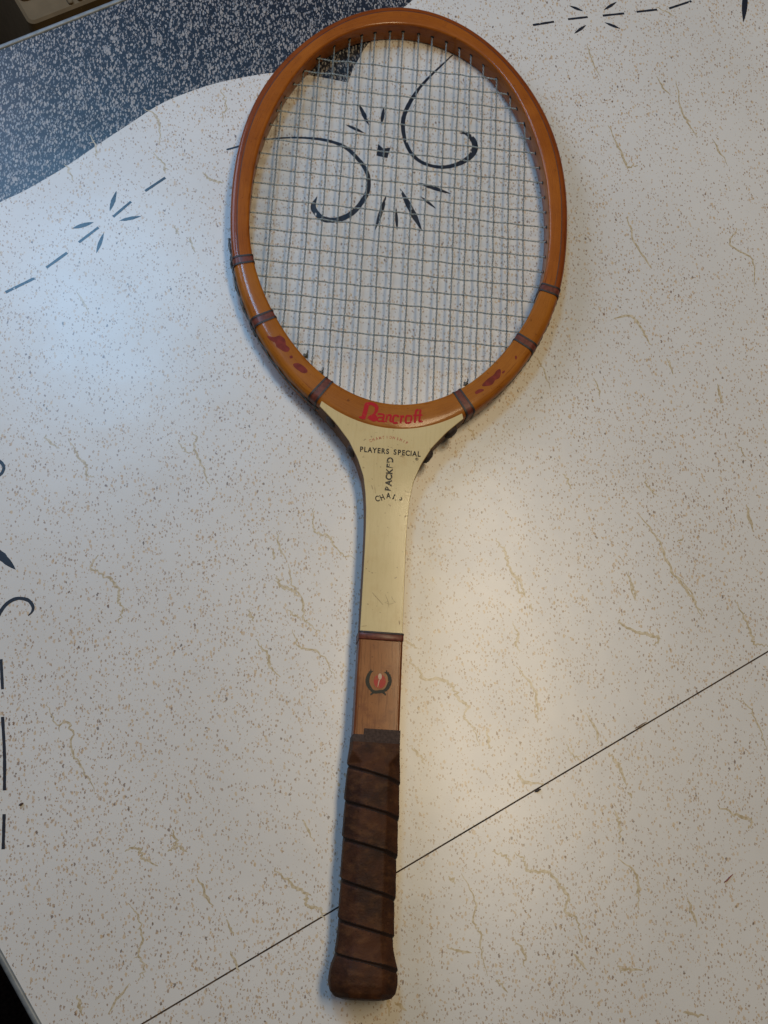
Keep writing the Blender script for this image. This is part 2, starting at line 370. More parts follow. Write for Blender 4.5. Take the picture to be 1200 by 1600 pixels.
def wood(name, a, b, dark, rough=0.30, coat=0.3, grain=1.0, uv=True, blotch=0.0, bcol=(0.1, 0.04, 0.02)):
    m, nt, p = new_mat(name)
    g = G(nt)
    tc = g.n("ShaderNodeTexCoord")
    co = tc.outputs["UV"] if uv else tc.outputs["Object"]
    # uv is in metres: u along the grain, v across
    sc = (1, 16, 16) if uv else (16, 1, 16)
    v = g.mapping(co, scale=sc)
    f1 = g.noise(v, 55, 4, 0.6, 0.4)
    f2 = g.noise(v, 210, 2, 0.6)
    ob = tc.outputs["Object"]
    f3 = g.noise(ob, 22, 3, 0.6)
    base = g.mix(g.step(f3, 0.3, 0.7), rgb(*a), rgb(*b))
    base = g.mix(g.math('MULTIPLY', g.step(f1, 0.48, 0.72), 0.70 * grain), base, rgb(*dark))
    base = g.mix(g.math('MULTIPLY', g.step(f2, 0.56, 0.70), 0.45 * grain), base, rgb(*dark))
    # scuffs and nicks in the varnish
    nick = g.step(g.noise(ob, 330, 2, 0.6), 0.67, 0.73)
    base = g.mix(g.math('MULTIPLY', nick, 0.55), base, rgb(dark[0] * 0.45, dark[1] * 0.4, dark[2] * 0.4))
    if blotch:
        bl = g.step(g.noise(ob, 75, 4, 0.7), 0.50, 0.72)
        base = g.mix(g.math('MULTIPLY', bl, blotch), base, rgb(*bcol))
    nt.links.new(base, p.inputs["Base Color"])
    rv = g.noise(ob, 60, 3)
    nt.links.new(g.math('MULTIPLY_ADD', rv, 0.22, rough), p.inputs["Roughness"])
    p.inputs["Specular IOR Level"].default_value = 0.10
    p.inputs["Coat Weight"].default_value = coat
    p.inputs["Coat Roughness"].default_value = 0.11
    hb = g.math('ADD', g.noise(ob, 90, 2), g.math('MULTIPLY', f2, 0.25))
    nt.links.new(g.bump(hb, 0.25, 0.0005), p.inputs["Normal"])
    return m


def plain(name, col, rough=0.5, var=0.25, scale=200, coat=0.0, bump=0.2, metallic=0.0, spec=0.4):
    m, nt, p = new_mat(name)
    g = G(nt)
    co = g.n("ShaderNodeTexCoord").outputs["Object"]
    n = g.noise(co, scale, 3)
    lo = tuple(c * (1 - var) for c in col)
    hi = tuple(min(1, c * (1 + var)) for c in col)
    nt.links.new(g.mix(g.step(n, 0.3, 0.7), rgb(*lo), rgb(*hi)), p.inputs["Base Color"])
    p.inputs["Roughness"].default_value = rough
    p.inputs["Coat Weight"].default_value = coat
    p.inputs["Coat Roughness"].default_value = 0.2
    p.inputs["Metallic"].default_value = metallic
    p.inputs["Specular IOR Level"].default_value = spec
    nt.links.new(g.bump(n, bump, 0.0006), p.inputs["Normal"])
    return m


def leather(name, a, b, c):
    m, nt, p = new_mat(name)
    g = G(nt)
    co = g.n("ShaderNodeTexCoord").outputs["Object"]
    f = g.noise(co, 48, 4, 0.65)
    f2 = g.noise(g.mapping(co, scale=(1, 1.7, 1)), 130, 4, 0.62)
    base = g.mix(g.step(f, 0.36, 0.66), rgb(*a), rgb(*b))
    base = g.mix(g.math('MULTIPLY', g.step(f2, 0.42, 0.80), 0.38), base, rgb(*c))
    sp = g.step(g.noise(co, 520, 2), 0.66, 0.72)
    base = g.mix(g.math('MULTIPLY', sp, 0.5), base, rgb(a[0] * 0.4, a[1] * 0.4, a[2] * 0.4))
    nt.links.new(base, p.inputs["Base Color"])
    nt.links.new(g.math('MULTIPLY_ADD', f, 0.25, 0.50), p.inputs["Roughness"])
    p.inputs["Specular IOR Level"].default_value = 0.16
    hb = g.math('ADD', g.noise(co, 900, 2), g.math('MULTIPLY', f2, 0.8))
    nt.links.new(g.bump(hb, 0.45, 0.0006), p.inputs["Normal"])
    return m


def ink_on(name, col, under, wear_lo, wear_hi, scale=420):
    """printed ink, rubbed away in places to what lies under it"""
    m, nt, p = new_mat(name)
    g = G(nt)
    co = g.n("ShaderNodeTexCoord").outputs["Object"]
    f = g.step(g.noise(co, scale, 3, 0.6), wear_lo, wear_hi)
    nt.links.new(g.mix(f, rgb(*col), rgb(*under)), p.inputs["Base Color"])
    p.inputs["Roughness"].default_value = 0.45
    p.inputs["Specular IOR Level"].default_value = 0.12
    return m


LAM_A, LAM_B = (0.54, 0.52, 0.485), (0.58, 0.56, 0.525)
LAM_ROUGH = 0.245
# scale, rotation, threshold, max radius, gain, two colours, strength spread
FLECKS = [
    (520, 14, 0.27, 0.32, 0.95, (0.18, 0.098, 0.05), (0.34, 0.21, 0.11), 0.55),
    (660, 8, 0.30, 0.31, 0.95, (0.29, 0.18, 0.095), (0.42, 0.29, 0.165), 0.5),
    (360, 20, 0.80, 0.28, 1.3, (0.07, 0.048, 0.038), (0.17, 0.09, 0.055), 0.3),
    (420, -20, 0.54, 0.36, 1.2, (0.48, 0.34, 0.18), (0.45, 0.31, 0.18), 0.5),
]
m_ground = laminate("laminate_ground", 'ground')
m_blue = laminate("laminate_blue_fleck", 'blue')
m_ink = laminate("laminate_black_ink", 'ink')
m_vein = laminate("laminate_tan_vein", 'vein')
m_core = plain("table_core_board", (0.09, 0.055, 0.035), 0.8, 0.3, 300)
m_trim = plain("table_edge_trim", (0.17, 0.185, 0.19), 0.48, 0.15, 250, metallic=0.2)
m_steel = plain("table_leg_steel", (0.25, 0.25, 0.26), 0.35, 0.1, 200, metallic=0.9)
m_floor = plain("floor_brown_carpet", (0.0065, 0.004, 0.003), 0.95, 0.6, 260, bump=0.8, spec=0.05)
m_beige = plain("beige_plastic", (0.17, 0.120, 0.065), 0.7, 0.08, 60, spec=0.2)

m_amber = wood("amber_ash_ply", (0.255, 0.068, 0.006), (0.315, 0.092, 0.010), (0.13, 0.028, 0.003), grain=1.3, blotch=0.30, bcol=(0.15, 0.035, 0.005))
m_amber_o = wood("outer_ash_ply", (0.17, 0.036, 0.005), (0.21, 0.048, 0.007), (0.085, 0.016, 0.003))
m_veneer = wood("honey_veneer", (0.275, 0.088, 0.009), (0.335, 0.115, 0.014), (0.165, 0.042, 0.004), grain=1.2, blotch=0.22, bcol=(0.20, 0.055, 0.006))
m_line = plain("dark_glue_line", (0.07, 0.022, 0.010), 0.5, 0.3)
m_band = plain("maroon_binding", (0.115, 0.030, 0.018), 0.42, 0.25, 500, coat=0.12, spec=0.2)
m_thread = plain("black_binding_thread", (0.022, 0.014, 0.013), 0.5, 0.3, 500)
m_cream = wood("cream_throat_face", (0.52, 0.40, 0.19), (0.56, 0.44, 0.22), (0.40, 0.28, 0.12), grain=0.35, uv=False, coat=0.35, blotch=0.30, bcol=(0.44, 0.29, 0.12))
m_side = wood("walnut_side_ply", (0.13, 0.068, 0.034), (0.17, 0.085, 0.042), (0.08, 0.034, 0.018), uv=False, coat=0.05, rough=0.5)
m_shaft = wood("brown_shaft", (0.29, 0.115, 0.036), (0.20, 0.068, 0.019), (0.11, 0.032, 0.009), uv=False, blotch=0.75, bcol=(0.16, 0.05, 0.018))
m_shaftside = wood("shaft_side_ply", (0.17, 0.055, 0.018), (0.13, 0.038, 0.013), (0.06, 0.016, 0.006), uv=False, blotch=0.3, bcol=(0.07, 0.018, 0.008))
m_tape = plain("grey_cloth_tape", (0.055, 0.034, 0.025), 0.8, 0.25, 700, bump=0.5, spec=0.2)
m_leather = leather("brown_leather", (0.024, 0.008, 0.003), (0.060, 0.020, 0.007), (0.16, 0.068, 0.022))
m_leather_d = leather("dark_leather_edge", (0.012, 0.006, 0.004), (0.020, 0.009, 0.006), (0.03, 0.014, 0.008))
m_string = plain("grey_gut_string", (0.145, 0.175, 0.18), 0.32, 0.45, 900, coat=0.2)
m_string_c = plain("pale_gut_string", (0.25, 0.29, 0.295), 0.32, 0.45, 900, coat=0.2)
m_cord = plain("dull_string_cord", (0.085, 0.085, 0.075), 0.5, 0.4, 900)
m_hole = plain("string_hole_dark", (0.010, 0.006, 0.005), 0.8, 0.3)
m_pad = plain("dark_leather_pad", (0.030, 0.019, 0.014), 0.65, 0.4, 400, bump=0.6)
m_chip = plain("maroon_paint", (0.155, 0.022, 0.014), 0.5, 0.2, 300, spec=0.12)
m_red = ink_on("red_script_ink", (0.36, 0.006, 0.012), (0.36, 0.06, 0.015), 0.60, 0.74)
m_redfaint = ink_on("faded_red_ink", (0.36, 0.09, 0.05), (0.58, 0.42, 0.19), 0.52, 0.66)
m_black = ink_on("black_print_ink", (0.018, 0.015, 0.012), (0.58, 0.43, 0.20), 0.66, 0.74, 620)
m_stencil = ink_on("worn_black_print", (0.055, 0.045, 0.030), (0.52, 0.40, 0.18), 0.58, 0.70, 480)
m_green = ink_on("laurel_ink", (0.028, 0.026, 0.018), (0.15, 0.07, 0.03), 0.58, 0.78, 600)
m_emred = ink_on("emblem_red_ink", (0.36, 0.045, 0.032), (0.30, 0.10, 0.035), 0.50, 0.72, 480)
m_emw = ink_on("emblem_white_ink", (0.50, 0.36, 0.24), (0.40, 0.16, 0.08), 0.58, 0.74, 480)

# ------------------------------------------------------------------ floor
v, f = [], []
poly_geo([(-2500, -2000), (2500, -2000), (2500, 3000), (-2500, 3000)], -720, v, f)
floor = mesh_obj("floor", v, f, m_floor, smooth=False)
floor["kind"] = "structure"
floor["label"] = "dark brown floor seen past the table edge"

# ------------------------------------------------------------------ table
TA = math.radians(28.1)                       # the table's own axes
E1 = Vector((math.cos(TA), math.sin(TA)))
E2 = Vector((-math.sin(TA), math.cos(TA)))


def isect(p, d, q, e):
    den = d[0] * e[1] - d[1] * e[0]
    t = ((q[0] - p[0]) * e[1] - (q[1] - p[1]) * e[0]) / den
    return Vector((p[0] + d[0] * t, p[1] + d[1] * t))


e1p = [Vector(p) for p in D['edge1']]
e2p = [Vector(p) for p in D['edge2']]
sp = [Vector(p) for p in D['seam']]
d1 = (e1p[1] - e1p[0]).normalized()
d2 = (e2p[1] - e2p[0]).normalized()
ds = (sp[1] - sp[0]).normalized()
far = e1p[0] + d1 * 1150
C1 = isect(e1p[0], d1, e2p[0], d2)            # far left corner
C2 = isect(far, d2, e1p[0], d1)
S1 = isect(sp[0], ds, e2p[0], d2)             # seam meets the left edge
S2 = isect(sp[0], ds, far, d2)
B1 = S1 + d2 * 430
B2 = S2 + d2 * 430
ns = Vector((-ds.y, ds.x))
GAP = 0.48
TH = 28.0

table = empty("laminate_table", (0, 0, 0))
table["label"] = "cream speckled laminate table with black scrollwork print under the racket"
table["category"] = "table"


def leaf_board(poly, name):
    v, f, mi = [], [], []
    n = len(poly)
    cx = sum((p for p in poly), Vector((0, 0))) / n
    top = []
    for p in poly:
        v.append((p.x, p.y, 0.0))
    for p in poly:
        v.append((p.x, p.y, -1.0))
    for p in poly:
        v.append((p.x, p.y, -TH))
    f.append(tuple(range(n)))
    mi.append(0)
    for i in range(n):
        j = (i + 1) % n
        f.append((i, j, n + j, n + i))
        mi.append(1)
        f.append((n + i, n + j, 2 * n + j, 2 * n + i))
        mi.append(1)
    f.append(tuple(range(2 * n, 3 * n)))
    mi.append(1)
    return mesh_obj(name, v, f, [m_ground, m_core], table, smooth=False, mat_idx=mi)


leaf_board([C1, S1 + ns * GAP, S2 + ns * GAP, C2], "table_leaf")
leaf_board([S1 - ns * GAP, B1, B2, S2 - ns * GAP], "table_leaf")


v, f = [], []
q0, q1 = S1 + ds * 2, S2 - ds * 2
for z in (-0.35, -6.0):
    for p_, sg in ((q0, 1), (q0, -1), (q1, -1), (q1, 1)):
        w_ = p_ + ns * (sg * (GAP - 0.03))
        v.append((w_.x, w_.y, z))
f = [(0, 1, 2, 3), (4, 5, 6, 7), (0, 1, 5, 4), (1, 2, 6, 5), (2, 3, 7, 6), (3, 0, 4, 7)]
mesh_obj("seam_grime", v, f, plain("brown_seam_grime", (0.055, 0.035, 0.022), 0.9, 0.6, 120), table, smooth=False)


def edge_trim(a, b, inward, name):
    """rolled metal strip capping the board's edge"""
    a, b = Vector(a), Vector(b)
    prof = [(1.6, 0.05), (1.2, 0.75), (0.2, 1.15), (-1.2, 1.0), (-2.2, 0.2), (-2.6, -1.2), (-2.6, -8), (-1.9, -9.5), (-2.6, -11), (-2.6, -17), (-1.9, -18.5), (-2.6, -20), (-2.6, -29), (-0.2, -29.5), (-0.2, 0.02)]
    v, f = [], []
    for p in (a, b):
        for u, z in prof:
            q = p + inward * u
            v.append((q.x, q.y, z))
    n = len(prof)
    for i in range(n):
        j = (i + 1) % n
        f.append((i, j, n + j, n + i))
    f.append(tuple(range(n)))
    f.append(tuple(range(n, 2 * n)))
    return mesh_obj(name, v, f, m_trim, table, smooth=True, angle=50)


in1 = Vector((d1.y, -d1.x))
in2 = Vector((-d2.y, d2.x))
edge_trim(C1, C2, in1, "edge_trim")
edge_trim(C1, S1 + ns * GAP, in2, "edge_trim")
edge_trim(S1 - ns * GAP, B1, in2, "edge_trim")
mid = (C1 + C2 + B1 + B2) / 4
for su in (-1, 1):
    for sv in (-1, 1):
        q = mid + E1 * (su * 420) + E2 * (sv * 330)
        v, f = [], []
        tube_geo([(q.x, q.y, -TH), (q.x + E1.x * su * 30 + E2.x * sv * 30, q.y + E1.y * su * 30 + E2.y * sv * 30, -720)], 16, v, f, 12)
        mesh_obj("table_leg", v, f, m_steel, table)

# printed motifs: ink in the laminate, a hair above the ground print
Z_BLUE, Z_VEIN, Z_INK = 0.03, 0.05, 0.07
v, f = [], []
bl = [Vector(p) for p in D['blue']]
bl2 = [tuple(p) for p in catmull([tuple(p) for p in D['blue'][:14]], 5)] + [tuple(p) for p in catmull([tuple(p) for p in D['blue'][13:]], 4)][1:]
tail = isect(Vector(bl2[-1]), Vector((0.35, 1)), e1p[0], d1)
inset = in1 * 1.5
head = isect(Vector(bl2[0]), Vector((-0.5, -0.86)), e2p[0], d2) + in2 * 1.5
corner = C1 + in1 * 1.5 + in2 * 1.5
pl = bl2 + [tuple(tail + inset), tuple(corner), tuple(head)]
poly_geo(pl, Z_BLUE, v, f)
o = mesh_obj("printed_corner_patch", v, f, m_blue, table, smooth=False)
o["label"] = "blue and white flecked corner of the tabletop print"

for pts in D['vein']:
    p = catmull([tuple(a) for a in pts], 7)
    q = []
    k = len(p)
    ws = []
    wob = random.uniform(0.6, 1.1)
    for i, a in enumerate(p):
        p0, p1 = p[max(0, i - 1)], p[min(k - 1, i + 1)]
        dx, dy = p1[0] - p0[0], p1[1] - p0[1]
        dl = math.hypot(dx, dy) or 1
        j = random.gauss(0, 0.55)
        q.append((a[0] - dy / dl * j, a[1] + dx / dl * j))
        t = i / (k - 1)
        ws.append(max(0.18, wob * (0.55 + 1.9 * math.sin(math.pi * min(1, max(0, t))) * random.uniform(0.35, 1.0))))
    v, f = [], []
    ribbon_geo(q, ws, Z_VEIN, v, f)
    # side twigs
    for i in range(3, k - 3):
        if random.random() < 0.24:
            a = q[i]
            an = random.uniform(0, 6.28)
            L = random.uniform(0.8, 3.0)
            ribbon_geo([a, (a[0] + math.cos(an) * L * 0.5 + random.gauss(0, .2), a[1] + math.sin(an) * L * 0.5), (a[0] + math.cos(an) * L, a[1] + math.sin(an) * L + random.gauss(0, .3))], [0.7, 0.5, 0.2], Z_VEIN + 0.006 + 0.004 * (i % 3), v, f)
    mesh_obj("printed_vein", v, f, m_vein, table, smooth=False)

for pts in D['dash']:
    v, f = [], []
    pts = catmull([tuple(a) for a in pts], 9)
    ribbon_geo(pts, [1.95 * random.uniform(0.88, 1.08) for _ in pts], Z_INK, v, f)
    mesh_obj("printed_dash", v, f, m_ink, table, smooth=False)
for pts, w in D['leaf']:
    a, b = Vector(pts[0]), Vector(pts[1])
    path = [tuple(a.lerp(b, i / 10)) for i in range(11)]
    ws = [max(0.12, w * math.sin(math.pi * i / 10) ** 0.8 * random.uniform(0.86, 1.1)) for i in range(11)]
    v, f = [], []
    ribbon_geo(path, ws, Z_INK, v, f)
    mesh_obj("printed_leaf", v, f, m_ink, table, smooth=False)
v, f = [], []
poly_geo(D['square'], Z_INK, v, f)
mesh_obj("printed_diamond", v, f, m_ink, table, smooth=False)
for pts, ws in D['scroll']:
    p = catmull([(a[0], a[1], w) for a, w in zip(pts, ws)], 5)
    v, f = [], []
    ribbon_geo([(a[0], a[1]) for a in p], [max(0.3, a[2] * random.uniform(0.92, 1.07)) for a in p], Z_INK, v, f)
    mesh_obj("printed_scroll", v, f, m_ink, table, smooth=False)

# ------------------------------------------------------------------ racket
RACKET_Z = 17.2
racket = empty("tennis_racket", (68.92 * MM, -65.59 * MM, RACKET_Z * MM), (-0.01195, 0, -0.082926))
racket["label"] = "old wooden tennis racket with cream throat and brown leather grip lying on table"
racket["category"] = "tennis racket"

CY = 525.0
HALF = 9.0
N = 288


def rad(k, a):
    return sum(c * math.cos(i * a) for i, c in enumerate(k))


mid_c = []
for i in range(N):
    a = 2 * math.pi * i / N
    ro, ri = rad(D['outer_k'], a), rad(D['inner_k'], a)
    r = (ro + ri) / 2
    mid_c.append((r * math.sin(a), CY + r * math.cos(a), ro - ri, a))
rim_fr = []                                   # (x, y, nx, ny, half width, arc length)
s = 0.0
for i in range(N):
    x0, y0, _, _ = mid_c[i - 1]
    x1, y1, w, a = mid_c[i]
    x2, y2, _, _ = mid_c[(i + 1) % N]
    tx, ty = x2 - x0, y2 - y0
    l = math.hypot(tx, ty)
    tx, ty = tx / l, ty / l
    nx, ny = -ty, tx                          # to be turned outward
    if nx * math.sin(a) + ny * math.cos(a) < 0:
        nx, ny = -nx, -ny
    c = abs(nx * math.sin(a) + ny * math.cos(a))
    if i:
        s += math.hypot(x1 - x0, y1 - y0)
    rim_fr.append((x1, y1, nx, ny, w * c / 2, s))


def frame_at(ang):
    """rim frame at a fractional index"""
    t = (ang / (2 * math.pi) * N) % N
    i = int(t)
    fr = t - i
    A, B = rim_fr[i], rim_fr[(i + 1) % N]
    B = B if i + 1 < N else B[:5] + (A[5] + 2.8,)
    return tuple(p + (q - p) * fr for p, q in zip(A, B))


def section(h, grow=0.0, lo=None, hi=None, rin=1.9, rout=3.4):
    """closed rounded profile (u across, z up); lo/hi cut it across the width"""
    h = h + grow
    z = HALF + grow
    pts = []

    def arc(cu, cz, r, a0, a1, n):
        for k in range(n + 1):
            a = math.radians(a0 + (a1 - a0) * k / n)
            pts.append((cu + r * math.cos(a), cz + r * 0.82 * math.sin(a)))

    if hi is None:
        arc(h - rout, z - rout * 0.82, rout, 90, 0, 5)
        arc(h - rout, -z + rout * 0.82, rout, 0, -90, 5)
    else:
        pts += [(hi, z), (hi, -z)]
    if lo is None:
        arc(-h + rin, -z + rin * 0.82, rin, -90, -180, 3)
        arc(-h + rin, z - rin * 0.82, rin, 180, 90, 3)
    else:
        pts += [(lo, -z), (lo, z)]
    # a slight crown on the face
    return pts


def sweep(name, angles, prof_fn, mats, closed=False, parent=None):
    v, f, uv = [], [], []
    n = None
    for a in angles:
        x, y, nx, ny, h, sl = frame_at(a)
        pr = prof_fn(h, a)
        n = len(pr)
        acc = 0
        for k, (u, z) in enumerate(pr):
            if k:
                acc += math.hypot(u - pr[k - 1][0], z - pr[k - 1][1])
            v.append((x + nx * u, y + ny * u, z))
            uv.append((sl * MM, acc * MM))
    m = len(angles)
    for i in range(m if closed else m - 1):
        j = (i + 1) % m
        for k in range(n):
            k2 = (k + 1) % n
            f.append((i * n + k, i * n + k2, j * n + k2, j * n + k))
    if not closed:
        f.append(tuple(range(n)))
        f.append(tuple((m - 1) * n + k for k in range(n)))
    return mesh_obj(name, v, f, mats, parent or racket, uvs=uv, angle=40)


def arange(a, b, step):
    n = max(2, int(abs(b - a) / step) + 1)
    return [a + (b - a) * i / (n - 1) for i in range(n)]


A1 = math.radians(121.6)
PLY = 4.6
up_ang = arange(-A1, A1, math.radians(1.25))
dn_ang = arange(A1, 2 * math.pi - A1, math.radians(1.25))
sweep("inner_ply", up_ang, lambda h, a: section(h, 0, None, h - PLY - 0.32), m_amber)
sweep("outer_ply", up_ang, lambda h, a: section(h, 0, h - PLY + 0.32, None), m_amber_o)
sweep("glue_line", up_ang, lambda h, a: [(h - PLY + 0.36, HALF - 0.12), (h - PLY + 0.36, -HALF + 0.12), (h - PLY - 0.36, -HALF + 0.12), (h - PLY - 0.36, HALF - 0.12)], m_line)
sweep("shoulder_veneer", dn_ang, lambda h, a: section(h, 0.15, None, None, 2.0, 5.2), m_veneer)

# the six bindings across the shoulders
for sgn in (1, -1):
    for deg in (121.6, 140.3, 162.9):
        a0 = math.radians(deg) * sgn
        x, y, nx, ny, h, sl = frame_at(a0)
        r = math.hypot(x, y - CY)
        da = 1.0 / r
        b = sweep("binding_band", [a0 + da * t for t in (-2.6, -1.3, 0, 1.3, 2.6)], lambda h, a: section(h, 0.40, None, None, 2.2, 4.6), m_band)
        for e in (-2.5, 2.5):
            sweep("border_thread", [a0 + da * (e + t) for t in (-0.62, -0.3, 0.3, 0.62)], lambda h, a: section(h, 0.62, None, None, 2.2, 4.6), m_thread, parent=b)

# paint chips on the shoulders
for pts in D['chips']:
    v, f = [], []
    poly_geo([(p[0], p[1]) for p in catmull([tuple(p) for p in pts], 3, True)], HALF + 0.22, v, f)
    mesh_obj("paint_patch", v, f, m_chip, racket, smooth=False)

# ---- throat, shaft
ER = [(143, 14.0), (160, 13.7), (211, 13.3), (264, 13.1), (279, 13.2), (292, 13.7), (302, 14.6), (313, 16.4), (324.8, 20.8), (336.7, 27.3), (348, 36.4), (354.7, 43.2), (363, 52.0), (369, 58.0)]
ycs = [211 + i * 2.0 for i in range(int((363 - 211) / 2))]


def hw(y):
    return lerp_tab(ER, y)


# outline: up the right edge, back along the middle of the rim, down the left edge
right = [(hw(y), y) for y in arange(211.5, 359, 2.5)]
arc_pts = []
for i in range(N):
    x, y, nx, ny, h, sl = rim_fr[i]
    if y < CY - 100 and abs(x) < right[-1][0] - 1.5:
        arc_pts.append((x, y))
arc_pts.sort(key=lambda p: -p[0])
outline = right + arc_pts + [(-x, y) for x, y in reversed(right)]


def slab(name, outl, z0, z1, ch, mat, parent):
    n = len(outl)
    ins = []
    for i, p in enumerate(outl):
        a, b = outl[i - 1], outl[(i + 1) % n]
        dx, dy = b[0] - a[0], b[1] - a[1]
        l = math.hypot(dx, dy) or 1
        ins.append((p[0] - dy / l * ch, p[1] + dx / l * ch))
    v = [(p[0], p[1], z1) for p in ins] + [(p[0], p[1], z1 - ch) for p in outl] + [(p[0], p[1], z0 + ch) for p in outl] + [(p[0], p[1], z0) for p in ins]
    f = [tuple(range(n)), tuple(range(3 * n, 4 * n))]
    for r in range(3):
        for i in range(n):
            j = (i + 1) % n
            f.append((r * n + i, r * n + j, (r + 1) * n + j, (r + 1) * n + i))
    return mesh_obj(name, v, f, mat, parent, smooth=False)


throat = slab("throat", outline, -6.6, 8.0, 0.3, m_side, racket)
face_out = [(x * 0.992 if abs(x) < 60 else x, y) for x, y in outline]
slab("throat_face", face_out, 7.8, 8.55, 0.25, m_cream, throat)
# darker shoulders of the core left bare at the sides
hand = [(14.0, 140), (13.7, 160), (13.4, 206.2)]
slab("shaft", [(13.9, 138), (13.7, 160), (13.4, 207.5), (-13.4, 207.5), (-13.7, 160), (-13.9, 138)], -9.0, 9.2, 1.3, m_shaft, racket)


for sg in (-1, 1):
    v, f = [], []
    for z in (9.28, -8.0):
        for y, xo in ((139, 13.95), (160, 13.76), (206.8, 13.46)):
            v += [(sg * (xo - 1.9), y, z), (sg * (xo + 0.05), y, z - (0.9 if z > 0 else -0.9))]
    for i in (0, 2):
        f += [(i, i + 1, i + 3, i + 2), (i + 1, i + 7, i + 9, i + 3), (6 + i, 7 + i, 9 + i, 8 + i)]
    mesh_obj("side_ply", v, f, m_shaftside, racket, smooth=False)


def sleeve(name, y0, y1, hx, hz, mat, parent, r=1.6, cap=True, steps=3):
    ring = []
    for sx, sz, a0 in ((1, 1, 0), (-1, 1, 90), (-1, -1, 180), (1, -1, 270)):
        for k in range(4):
            a = math.radians(a0 + 90 * k / 3)
            ring.append((sx * (hx - r) + r * math.cos(a), sz * (hz - r) + r * math.sin(a)))
    n = len(ring)
    v, f = [], []
    ys = [y0, y0 + 0.35, y1 - 0.35, y1]
    gs = [-0.3, 0, 0, -0.3]
    for y, gq in zip(ys, gs):
        for x, z in ring:
            q = math.hypot(x, z)
            v.append((x * (1 + gq / q), y, z * (1 + gq / q)))
    for i in range(3):
        for k in range(n):
            k2 = (k + 1) % n
            f.append((i * n + k, i * n + k2, (i + 1) * n + k2, (i + 1) * n + k))
    f.append(tuple(range(n)))
    f.append(tuple(3 * n + k for k in range(n)))
    return mesh_obj(name, v, f, mat, parent, angle=40)


b = sleeve("binding_band", 207.3, 211.9, 14.0, 9.7, m_band, racket)
sleeve("border_thread", 210.9, 212.3, 14.15, 9.85, m_thread, b)
# cloth tape at the top of the grip, its end stepped over itself
sleeve("cloth_tape", 141.0, 149.0, 14.4, 9.8, m_tape, racket)
v, f = [], []
box_geo(-7.6, 14.3, 143.5, 152.6, 9.25, 10.12, v, f)
mesh_obj("tape_end", v, f, m_tape, racket, smooth=False)

# ---- leather grip: octagonal core with a spiral strap
AX = [(0.6, 12.0), (1.8, 16.2), (4.5, 18.6), (9, 19.6), (14, 19.6), (18, 19.0), (23, 17.4), (29, 16.3), (45, 16.0), (75, 16.1), (100, 16.2), (120, 16.1), (133, 15.6), (141, 15.3), (144.5, 15.1)]
BZ = [(0.6, 9.5), (1.8, 14.0), (4.5, 15.9), (9, 16.8), (14, 16.8), (18, 16.2), (23, 15.2), (29, 14.4), (45, 14.0), (75, 13.9), (100, 13.7), (120, 13.4), (133, 12.8), (141, 12.2), (144.5, 11.6)]
SEAM = [(-40, -2.6), (-4, -1), (20.1, 0), (37.3, 1), (58.6, 2), (82.6, 3), (104.1, 4), (124.5, 5), (146, 6), (190, 8)]
NA, NY = 112, 330
v, f, mi = [], [], []
for iy in range(NY + 1):
    y = 0.6 + (144.4 - 0.6) * iy / NY
    ax, bz = lerp_tab(AX, y), lerp_tab(BZ, y)
    # local smoothing of the tables
    ax = (ax + lerp_tab(AX, y + 1.5) + lerp_tab(AX, max(0.6, y - 1.5))) / 3 if 6 < y < 142 else ax
    for ia in range(NA):
        ph = 2 * math.pi * ia / NA
        cx, cz = math.cos(ph), math.sin(ph)
        # rounded octagon: flats top and sides, bevels between
        cut = (ax + bz) * (0.735 + 0.25 * min(1, max(0, (y - 132) / 7)))
        rr = min(ax / max(1e-6, abs(cx)), bz / max(1e-6, abs(cz)), cut / (abs(cx) + abs(cz)))
        ell = 1 / math.sqrt((cx / ax) ** 2 + (cz / bz) ** 2)
        rr = rr * 0.74 + ell * 0.26
        # strap phase: the seam falls from left to right across the top
        pv = lerp_tab(SEAM, y) + (ph - math.pi / 2) / (2 * math.pi) * -1.0
        fr = pv - math.floor(pv)
        if fr < 0.055:
            off = -0.5
        elif fr < 0.10:
            off = -0.5 + 0.95 * (fr - 0.055) / 0.045
        else:
            off = 0.45 - 0.65 * (fr - 0.1) / 0.9
        if fr > 0.975:
            off -= 0.35 * (fr - 0.975) / 0.025
        off *= min(1, max(0, (y - 3) / 5)) * min(1, max(0.0, (141.5 - y) / 6))
        off += 0.12 * math.sin(ph * 5 + y * 0.31) * math.sin(y * 0.23 + ph * 2)
        v.append(((rr + off) * cx, y, (rr + off) * cz))
        if iy < NY:
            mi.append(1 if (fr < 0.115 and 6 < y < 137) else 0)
for iy in range(NY):
    for ia in range(NA):
        i2 = (ia + 1) % NA
        f.append((iy * NA + ia, iy * NA + i2, (iy + 1) * NA + i2, (iy + 1) * NA + ia))
f.append(tuple(range(NA)))
mi.append(1)
f.append(tuple(NY * NA + k for k in range(NA)))
mi.append(1)
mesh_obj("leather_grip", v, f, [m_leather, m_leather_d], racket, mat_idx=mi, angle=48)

# ---- strings
MX = [-89.3, -75.4, -64.6, -54.4, -43.6, -34.9, -25.2, -14.2, -4.6, 7.0, 17.1, 27.9, 37.7, 46.5, 56.0, 66.1, 76.6, 87.7]
CYS = [406 + 12.0 * j for j in range(20)]


